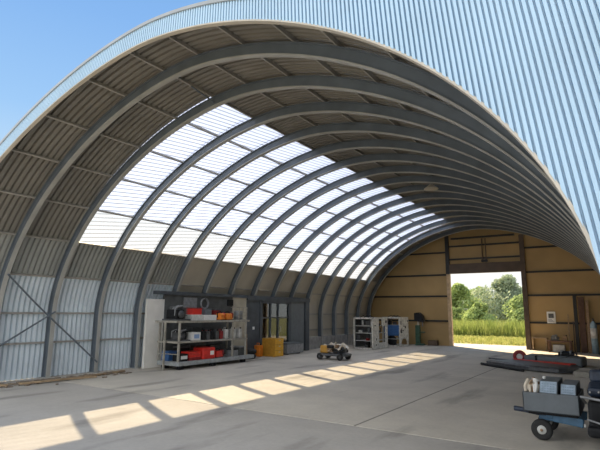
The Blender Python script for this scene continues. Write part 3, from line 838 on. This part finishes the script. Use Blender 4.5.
# ------------------------------------------------------------------ right of the doorway
t = thing('wall_notice', 'white notice with a dark picture on the end wall right of doorway', 'sign', (-3.39, YB - .09, 1.75))
MB().box(-3.60, -3.18, YB - .10, YB - .072, 1.44, 2.06).build('board', M['labelwhite'], t)
MB().box(-3.52, -3.26, YB - .106, YB - .1, 1.72, 1.96).build('picture', M['darkgrey'], t)
n_ = MB()
for k in range(3): n_.box(-3.54, -3.26 - .05*k, YB - .106, YB - .1, 1.52 + .055*k, 1.545 + .055*k)
n_.build('printed_lines', M['midgrey'], t)
tag(MB().box(-4.42, -3.64, YB - .34, YB - .0711, .62, .68).box(-4.4, -4.32, YB - .34, YB - .08, 0, .62).box(-3.74, -3.66, YB - .34, YB - .08, 0, .62).build('shelf_board', M['wood'], bevel=.005),
    'low tan wooden shelf against the end wall beside the doorway post', 'shelf')
t = thing('workbench', 'low dark workbench below the notice on the end wall', 'bench', (-2.95, 28.85, 0))
MB().box(-3.55, -2.4, 28.5, 29.25, .52, .58).build('bench_top', M['darkwood'], t)
for xx in (-3.5, -2.52):
    for yy in (28.53, 29.15): MB().box(xx, xx + .08, yy, yy + .08, 0, .52).build('leg', M['darkwood'], t)
engine('grinder', 'dark grinder with pale parts standing on the low workbench', 'grinder', (-3.2, 28.8, .58), (.45, .4, .32), 21, M['darkgrey'], M['midgrey'])
jug('dark can on the workbench right of the grinder', (-2.72, 28.8, .58), M['brownrag'], .3, .09)
crate('storage_box', 'pale grey box on the floor under the workbench', 'box', -3.3, -2.75, 28.6, 29.1, 0, .38, M['midgrey'])
def lean(label, x, w, h, y0, y1, mat, name='timber_board', th=.05, dx=0.0, grp=None):
    ang = math.atan2(y1 - y0, h)
    mt = Matrix.Translation((x, y0, 0)) @ Matrix.Rotation(-ang, 4, 'X') @ Matrix.Rotation(dx, 4, 'Y')
    o = MB().box(-w/2, w/2, 0, th, 0, h, mt).build(name, mat, bevel=.004)
    return tag(o, label, 'board', grp)
lean('tall dark door panel leaning on the end wall right of the notice', -2.2, .16, 2.95, 29.25, 29.62, M['girt'], 'door_panel', .09)
lean('tall reddish-brown board leaning right of the dark door panel', -1.92, .28, 2.86, 29.2, 29.6, M['darkwood'], 'timber_board', .05, 0, 'leaning boards')
lean('narrow brown board leaning farthest right, slightly shorter', -1.66, .14, 2.7, 29.15, 29.6, M['brownrag'], 'timber_board', .05, 0, 'leaning boards')
lean('narrow tan batten leaning beside the workbench', -2.58, .06, 1.95, 29.40, 29.72, M['wood'], 'timber_board', .04, 0, 'leaning boards')
lean('dark batten leaning just left of the tall door panel', -2.36, .05, 1.6, 29.33, 29.72, M['header'], 'timber_board', .04, 0, 'leaning boards')
t = thing('gas_cylinder', 'tall pale blue gas cylinder near the right end of end wall', 'gas cylinder', (-1.42, 28.9, 0))
MB().lathe([(.15, 0), (.15, 1.38), (.13, 1.48), (.07, 1.56), (.05, 1.6), (.02, 1.6)], (-1.42, 28.9, 0)).build('body', M['cylblue'], t)
MB().lathe([(.045, 0), (.045, .1), (.02, .13)], (-1.42, 28.9, 1.6)).build('valve', M['darkgrey'], t)
MB().lathe([(.153, 0), (.153, .5), (.15, .5)], (-1.42, 28.9, .75)).build('label_band', M['palegrey'], t)
t = thing('oil_drum', 'dark blue drum standing right of the pale gas cylinder', 'drum', (-.85, 29.0, 0))
MB().lathe([(.05, 0), (.3, 0), (.3, .3), (.315, .32), (.3, .34), (.3, .62), (.315, .64), (.3, .66), (.3, .95), (.05, .94)], (-.85, 29.0, 0), 'Z', 28).build('body', M['navy'], t)
MB().lathe([(.04, 0), (.04, .03), (.02, .03)], (-.95, 29.0, .94)).build('cap', M['darkgrey'], t)
crate('control_box', 'dark cabinet standing on the dark blue drum', 'cabinet', -1.05, -.65, 28.82, 29.2, .955, 1.8, M['navy'])

# ------------------------------------------------------------------ flat things on the floor at right
wing = MB()
pl_ = [(-4.6, 19.85), (-4.55, 20.0), (-3.85, 20.75), (-1.55, 20.05), (-1.55, 18.75), (-2.0, 18.35), (-2.9, 18.5)]
n = len(pl_); cx = sum(p[0] for p in pl_)/n; cy = sum(p[1] for p in pl_)/n
top = [(cx + (x-cx)*.9, cy + (y-cy)*.9, .2) for x, y in pl_]
vs = [(x, y, .04) for x, y in pl_] + [(x, y, .15) for x, y in pl_] + top
fs = [tuple(range(n))[::-1]] + [(i, (i+1) % n, n+(i+1) % n, n+i) for i in range(n)] + [(n+i, n+(i+1) % n, 2*n+(i+1) % n, 2*n+i) for i in range(n)] + [tuple(range(2*n, 3*n))]
t = thing('wing_panel', 'long tapered dark grey panel with red stripe lying on the floor', 'panel', (-2.9, 19.5, 0))
MB().add(vs, fs).build('skin', M['darkgrey'], t)
MB().add([(-3.75, 20.58, .205), (-1.75, 19.42, .205), (-1.6, 19.95, .205), (-3.8, 20.70, .205), (-3.75, 20.58, .225), (-1.75, 19.42, .225), (-1.6, 19.95, .225), (-3.8, 20.70, .225)],
         [(0, 1, 2, 3), (4, 7, 6, 5), (0, 4, 5, 1), (1, 5, 6, 2), (2, 6, 7, 3), (3, 7, 4, 0)]).build('stripe', M['red'], t)
for (x, y) in ((-3.6, 19.9), (-1.9, 19.2)): MB().box(x - .06, x + .06, y - .3, y + .3, 0, .05).build('bearer', M['darkwood'], t)
tag(MB().tube([(-4.75, 19.7, .05), (-3.05, 18.25, .05)], .05, 10).build('pipe', M['black']), 'black pipe along the near edge of the red-striped panel', 'pipe')
t = thing('tarp_bundle', 'flat grey wrapped bundle lying behind the red-striped panel', 'bundle', (-2.5, 21.6, 0))
MB().cbox((-2.45, 21.65, .17), (2.0, 1.1, .34), (0, 0, -.1), .06).build('wrap', M['slate'], t)
for xx in (-3.0, -1.95): MB().cbox((xx, 21.65, .172), (.06, 1.13, .355), (0, 0, -.1), .02).build('strap', M['black'], t)
t = thing('hand_wheel', 'red and white wheel leaning on the end of the grey bundle', 'wheel', (-3.65, 21.0, 0))
MB().torus((-3.66, 21.35, .26), .17, .085, 'Y', 24, 10).build('tyre', M['darkred'], t)
MB().lathe([(.03, -.06), (.12, -.06), (.12, .06), (.03, .06)], (-3.66, 21.35, .26), 'Y', 18).build('rim', M['labelwhite'], t)
tag(MB().tube([(-5.1, 22.5, .03), (-3.95, 22.1, .03)], .028, 8).build('steel_rod', M['darkgrey']), 'thin dark rod lying on the floor behind the panel tip', 'rod')
engine('gearbox', 'dark gearbox lying on top of the grey bundle', 'gearbox', (-2.05, 21.75, .345), (.8, .4, .22), 31, M['black'], M['navy'])
tag(MB().cbox((-1.0, 18.3, .08), (1.0, .9, .16), (0, 0, -.1), .02).build('pallet_board', M['rackgrey']), 'pale grey slab on the floor right of the red-striped panel', 'slab')

# ------------------------------------------------------------------ hand cart in the right foreground
CX, CY = -1.08, 8.95
t = thing('utility_cart', 'low utility cart with slate grey tray and blue frame, right foreground', 'cart', (CX, CY, 0))
tr = MB(); x0, x1, y0, y1, z0, z1 = -1.48, -.70, 8.62, 9.6, .425, .715
for (a, b, c, d) in ((x0, x1, y0, y0 + .02), (x0, x1, y1 - .02, y1), (x0, x0 + .02, y0, y1), (x1 - .02, x1, y0, y1)): tr.box(a, b, c, d, z0, z1)
tr.box(x0, x1, y0, y1, z0, z0 + .02); tr.box(x0 + .02, x1 - .02, y0 + .02, y1 - .02, z1 - .06, z1 - .035)
tr.build('tray', M['slate'], t, bevel=.006)
MB().cbox((-.98, 8.83, .335), (.62, .09, .13), (0, .09, -.12), .012).build('frame_rail', M['steelblue'], t)
MB().cbox((-.98, 9.45, .335), (.62, .09, .13), (0, .09, 0), .012).build('frame_rail', M['steelblue'], t)
MB().cbox((-1.14, 9.1, .36), (.09, .62, .09), (0, 0, 0), .01).build('cross_beam', M['steelblue'], t)
MB().box(-1.42, -.74, 8.72, 9.55, .38, .425).build('bearer', M['black'], t)
MB().tube([(-1.66, 8.9, .405), (-1.5, 8.87, .40), (-1.18, 8.84, .365)], [.04, .038, .034], 10).build('drawbar', M['navy'], t)
MB().box(-.72, -.655, 8.775, 8.81, .255, .30).build('reflector', M['labelwhite'], t)
for yy in (8.75, 9.5):
    w = MB().lathe([(.06, -.045), (.12, -.055), (.145, -.045), (.155, -.02), (.155, .02), (.145, .045), (.12, .055), (.06, .045)], (-1.25, yy, .155), 'Y', 32).build('wheel', M['rubber'], t)
    MB().lathe([(.015, -.062), (.03, -.062), (.035, -.05), (.058, -.052), (.066, -.046), (.066, .046), (.015, .046)], (-1.25, yy, .155), 'Y', 24).build('rim', M['palegrey'], w)
    MB().lathe([(.008, -.068), (.022, -.068), (.022, -.05), (.008, -.05)], (-1.25, yy, .155), 'Y', 14).build('hub_cap', M['brownrag'], w)
MB().tube([(-1.25, 8.79, .155), (-1.25, 9.46, .155)], .02, 8).build('axle', M['darkgrey'], t)
for yy in (8.85, 9.4): MB().box(-1.28, -1.22, yy, yy + .04, .15, .36).build('axle_bracket', M['darkgrey'], t)
ZT = .68
def console(label, x0, x1, y0, y1, h, lines):
    t = thing('console_box', label, 'instrument box', ((x0+x1)/2, (y0+y1)/2, ZT), 'instrument boxes on the cart')
    pr = [(y0, ZT), (y1, ZT), (y1, ZT + h), (y0 + .13, ZT + h), (y0, ZT + .03)]
    MB().prism(pr, 'X', x0, x1).build('case', M['slate'], t, bevel=.006)
    ang = math.atan2(h - .03, .13)
    mt = Matrix.Translation((x0, y0, ZT + .03)) @ Matrix.Rotation(ang, 4, 'X')
    L_ = math.hypot(.13, h - .03)
    g = MB().box(.012, x1 - x0 - .012, .01, L_ - .008, .001, .010, mt)
    for k in range(lines):
        for j in range(5):
            xa = .03 + (x1 - x0 - .06)*j/5
            g.box(xa, xa + (x1-x0)*.10, .03 + k*(L_-.05)/lines, .03 + k*(L_-.05)/lines + .014, .009, .014, mt)
    o = g.build('front_panel', [M['paleblue'], M['key']], t)
    for p in o.data.polygons[6:]: p.material_index = 1
    return t
console('larger grey instrument box with sloped pale blue panel on the cart tray', -1.24, -.985, 8.66, 9.5, .20, 4)
console('smaller grey instrument box with sloped panel at right of the tray', -.95, -.735, 8.68, 9.5, .17, 3)
rnd = random.Random(9)
t = thing('tube_bundle', 'tangle of pale and brown tubes in the left end of the tray', 'tubes', (-1.37, 8.9, ZT))
for k in range(12):
    x0 = -1.44 + rnd.uniform(0, .14); y0 = 8.68 + rnd.uniform(0, .5); r = rnd.uniform(.018, .03)
    MB().tube([(x0, y0, ZT + .025), (x0 + rnd.uniform(-.02, .05), y0 + .04, ZT + .1 + rnd.random()*.06), (x0 + rnd.uniform(-.02, .08), y0 + .1, ZT + .08 + rnd.random()*.14)], r, 8).build('tube', M['labelwhite' if k % 3 == 0 else 'bone' if k % 3 == 1 else 'brownrag'], t)
tag(MB().ball((-1.205, 9.05, ZT + .2 + .025), .027, 1, 0, 8).build('knob', M['labelwhite']), 'small white knob on top of the larger instrument box', 'knob')

# dark ride-on machine at the right edge
t = thing('ride_on_mower', 'dark ride-on mower with navy seat at the right picture edge', 'mower', (-.3, 9.0, 0))
MB().cbox((-.33, 9.1, .46), (.52, 1.2, .44), (0, 0, 0), .05).build('body', M['black'], t)
MB().cbox((-.33, 8.95, .80), (.52, .5, .14), (.1, 0, 0), .05).build('seat', M['navy'], t)
MB().cbox((-.33, 9.32, .95), (.5, .12, .22), (-.2, 0, 0), .05).build('backrest', M['navy'], t)
MB().tube([(-.66, 8.48, .735), (-.3, 8.42, .70), (-.02, 8.40, .68)], .02, 8).build('guard_rail', M['midgrey'], t)
MB().tube([(-.66, 8.48, .735), (-.62, 8.7, .62)], .016, 8).build('rail_stay', M['midgrey'], t)
MB().tube([(-.60, 8.44, .43), (-.3, 8.36, .37), (-.02, 8.3, .31)], .014, 8).build('lower_rod', M['midgrey'], t)
MB().cbox((-.33, 8.75, .27), (.56, .8, .14), (0, 0, 0), .04).build('mower_deck', M['black'], t)
for xx in (-.36, -.1):
    for yy, r in ((8.6, .13), (9.45, .2)):
        MB().lathe([(.05, -.05), (r*.9, -.06), (r, -.03), (r, .03), (r*.9, .06), (.05, .05)], (xx, yy, r), 'X', 22).build('wheel', M['rubber'], t)
for k in range(5): MB().ball((-.55 + .11*k, 8.62 + .05*(k % 2), .79), .014, k, 0, 6).build('bolt_head', M['palegrey'], t)

# ------------------------------------------------------------------ meadow and trees beyond the doorway
def blades(name, mat, n, xr, yr, h, w, seed, z0=-.03):
    rnd = random.Random(seed); mb = MB(); vs = []; fs = []
    for k in range(n):
        x = rnd.uniform(*xr); y = rnd.uniform(*yr); hh = h * rnd.uniform(.55, 1.15); a = rnd.uniform(0, PI); ww = w * rnd.uniform(.6, 1.2)
        dx, dy = math.cos(a)*ww/2, math.sin(a)*ww/2; bx, by = rnd.gauss(0, .22)*hh, rnd.gauss(0, .22)*hh
        o = len(vs)
        vs += [(x-dx, y-dy, z0), (x+dx, y+dy, z0), (x+dx*.8+bx*.4, y+dy*.8+by*.4, z0+hh*.6), (x-dx*.8+bx*.4, y-dy*.8+by*.4, z0+hh*.6), (x+bx, y+by, z0+hh)]
        fs += [(o, o+1, o+2, o+3), (o+3, o+2, o+4)]
    mb.add(vs, fs); return mb.build(name, mat, recalc=False)
o = blades('tall_grass', M['reed'], 11000, (-24, -3), (43.6, 51), 1.35, .06, 4)
tag(o, 'tall yellow-green grass in front of the trees beyond the doorway', 'grass', None, 'stuff')
o = blades('short_grass', M['turf'], 9000, (-18, -3), (33.2, 42.6), .22, .05, 5)
tag(o, 'short pale grass just outside the doorway', 'grass', None, 'stuff')

def tree(label, x, y, h, w, mat, seed, trunk=.35, nblob=14, leaves=5200, name='tree', low=.12, ls=.20):
    rnd = random.Random(seed)
    t = thing(name, label, 'tree' if name == 'tree' else 'bush', (x, y, -.15), 'trees and bushes beyond the doorway')
    blobs = []
    for k in range(nblob):
        f = (k + .5) / nblob; zz = h * (low + (.92 - low) * f)
        rad = w * .5 * math.sin(PI * min(1, .18 + .80 * f)) ** .7
        a = rnd.uniform(0, 2*PI); q = rad * rnd.uniform(.2, .75)
        blobs.append((x + math.cos(a)*q, y + math.sin(a)*q, zz, rad * rnd.uniform(.45, .7)))
    vs = []; fs = []
    for k in range(leaves):
        bx, by, bz, br = blobs[k % nblob]
        v = Vector((rnd.gauss(0, 1), rnd.gauss(0, 1), rnd.gauss(0, 1))).normalized() * br * (rnd.random() ** .28) * 1.05
        c = Vector((bx, by, bz)) + Vector((v.x, v.y, v.z * .85))
        if c.z < .02: c.z = .05 + rnd.random() * .3
        nrm = Vector((rnd.gauss(0, 1), rnd.gauss(0, 1), rnd.gauss(0, 1) + .6)).normalized()
        a = nrm.orthogonal().normalized(); b = nrm.cross(a); s = ls * rnd.uniform(.6, 1.3)
        o = len(vs); vs += [c - a*s, c - b*s*.5, c + a*s, c + b*s*.5]; fs.append((o, o+1, o+2, o+3))
    MB().add([tuple(v) for v in vs], fs).build('crown', mat, t, recalc=False)
    tk = MB(); tk.tube([(x, y, -.15), (x + .1, y, h*.3), (x - .05, y + .1, h*.75)], [trunk*.5, trunk*.35, trunk*.12], 8)
    for k in range(4):
        bx, by, bz, br = blobs[nblob // 3 + k * 2 if nblob // 3 + k*2 < nblob else -1]
        tk.tube([(x, y, h*.25 + k*h*.06), (bx, by, bz)], [trunk*.16, trunk*.05], 6)
    tk.build('trunk', M['bark'], t)
    return t
tree('tall grey-green tree right of centre in the doorway view', -13.0, 69, 7.3, 7.4, M['leaf_grey'], 1, leaves=9000)
tree('light green tree at the left side of the doorway view', -17.4, 61, 5.8, 5.4, M['leaf_light'], 2, leaves=6500)
tree('mid green tree between the two nearer trees, farther back', -19.5, 82, 6.4, 7.0, M['leaf_mid'], 3, leaves=6000)
tree('tree at the right side of the doorway view with darker leaves', -9.5, 60.5, 4.5, 4.2, M['leaf_mid'], 4, leaves=5000)
tree('rounded light bush left of the tall grey-green tree', -13.0, 54, 3.3, 3.4, M['leaf_light'], 5, .15, 9, 4200, 'bush', .1, .15)
tree('low bush at the right behind the tall grass', -8.6, 54, 2.6, 3.2, M['leaf_mid'], 6, .12, 8, 3200, 'bush', .1, .15)
tree('low bush at the far left behind the tall grass', -15.8, 55, 2.6, 3.4, M['leaf_mid'], 7, .12, 8, 3200, 'bush', .1, .15)
tree('distant grey-green tree far behind the middle of the doorway view', -15.5, 92, 6.6, 6.5, M['leaf_grey'], 8, leaves=5000)
tree('distant tree at the far left edge of the doorway view', -23.6, 74, 6.5, 7, M['leaf_mid'], 9, leaves=5000)
tree('distant pale tree at the far right edge of the doorway view', -11.2, 77, 5.6, 6, M['leaf_light'], 10, leaves=4500)

# ------------------------------------------------------------------ light, sky, camera
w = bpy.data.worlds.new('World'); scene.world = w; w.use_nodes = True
nt = w.node_tree; nt.nodes.clear()
N = nt.nodes.new; L = nt.links.new
out = N('ShaderNodeOutputWorld'); bg = N('ShaderNodeBackground'); tc = N('ShaderNodeTexCoord'); sep = N('ShaderNodeSeparateXYZ')
cr = N('ShaderNodeValToRGB')
L(tc.outputs['Generated'], sep.inputs[0]); L(sep.outputs[2], cr.inputs[0])
els = cr.color_ramp.elements
stops = [(0, (.70, .70, .68)), (.13, (.68, .70, .71)), (.26, (.34, .48, .63)), (.36, (.235, .40, .625)), (.52, (.165, .32, .585)), (.75, (.10, .24, .50)), (1, (.09, .20, .44))]
els[0].position = 0; els[0].color = (*stops[0][1], 1); els[1].position = 1; els[1].color = (*stops[-1][1], 1)
for p_, c_ in stops[1:-1]:
    e = els.new(p_); e.color = (*c_, 1)
# added fill light: unseen sky half behind the camera brightened, clear blue ahead
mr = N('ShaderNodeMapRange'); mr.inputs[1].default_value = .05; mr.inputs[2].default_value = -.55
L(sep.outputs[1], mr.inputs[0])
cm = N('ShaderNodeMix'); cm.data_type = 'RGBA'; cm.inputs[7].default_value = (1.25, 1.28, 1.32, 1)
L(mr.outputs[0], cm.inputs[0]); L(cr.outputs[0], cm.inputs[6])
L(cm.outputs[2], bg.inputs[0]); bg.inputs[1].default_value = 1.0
L(bg.outputs[0], out.inputs[0])

sun = bpy.data.lights.new('sun', 'SUN'); sun.energy = 10.5; sun.angle = math.radians(.6); sun.color = (1.0, .79, .52)
so = bpy.data.objects.new('sun', sun); COL.objects.link(so)
d = Vector((1.16, -1.0, -1.0)).normalized()
so.rotation_euler = d.to_track_quat('-Z', 'Y').to_euler(); so.location = (-40, 20, 40)

cam = bpy.data.cameras.new('camera'); co = bpy.data.objects.new('camera', cam); COL.objects.link(co)
cam.sensor_fit = 'HORIZONTAL'; cam.sensor_width = 36; cam.lens = 484.32 / 600 * 36; cam.clip_end = 500; cam.clip_start = .05
R_ = Vector((.83388, .55188, .00862)); U_ = Vector((.09061, -.15227, .98418)); F_ = Vector((-.54446, .8199, .17697))
mt = Matrix.Identity(4)
for r in range(3):
    mt[r][0] = R_[r]; mt[r][1] = U_[r]; mt[r][2] = -F_[r]
mt[2][3] = 1.92
co.matrix_world = mt
scene.camera = co
scene.view_settings.view_transform = 'Standard'; scene.view_settings.look = 'None'
scene.view_settings.exposure = 0.6; scene.view_settings.gamma = 1.0
scene.view_settings.use_curve_mapping = False
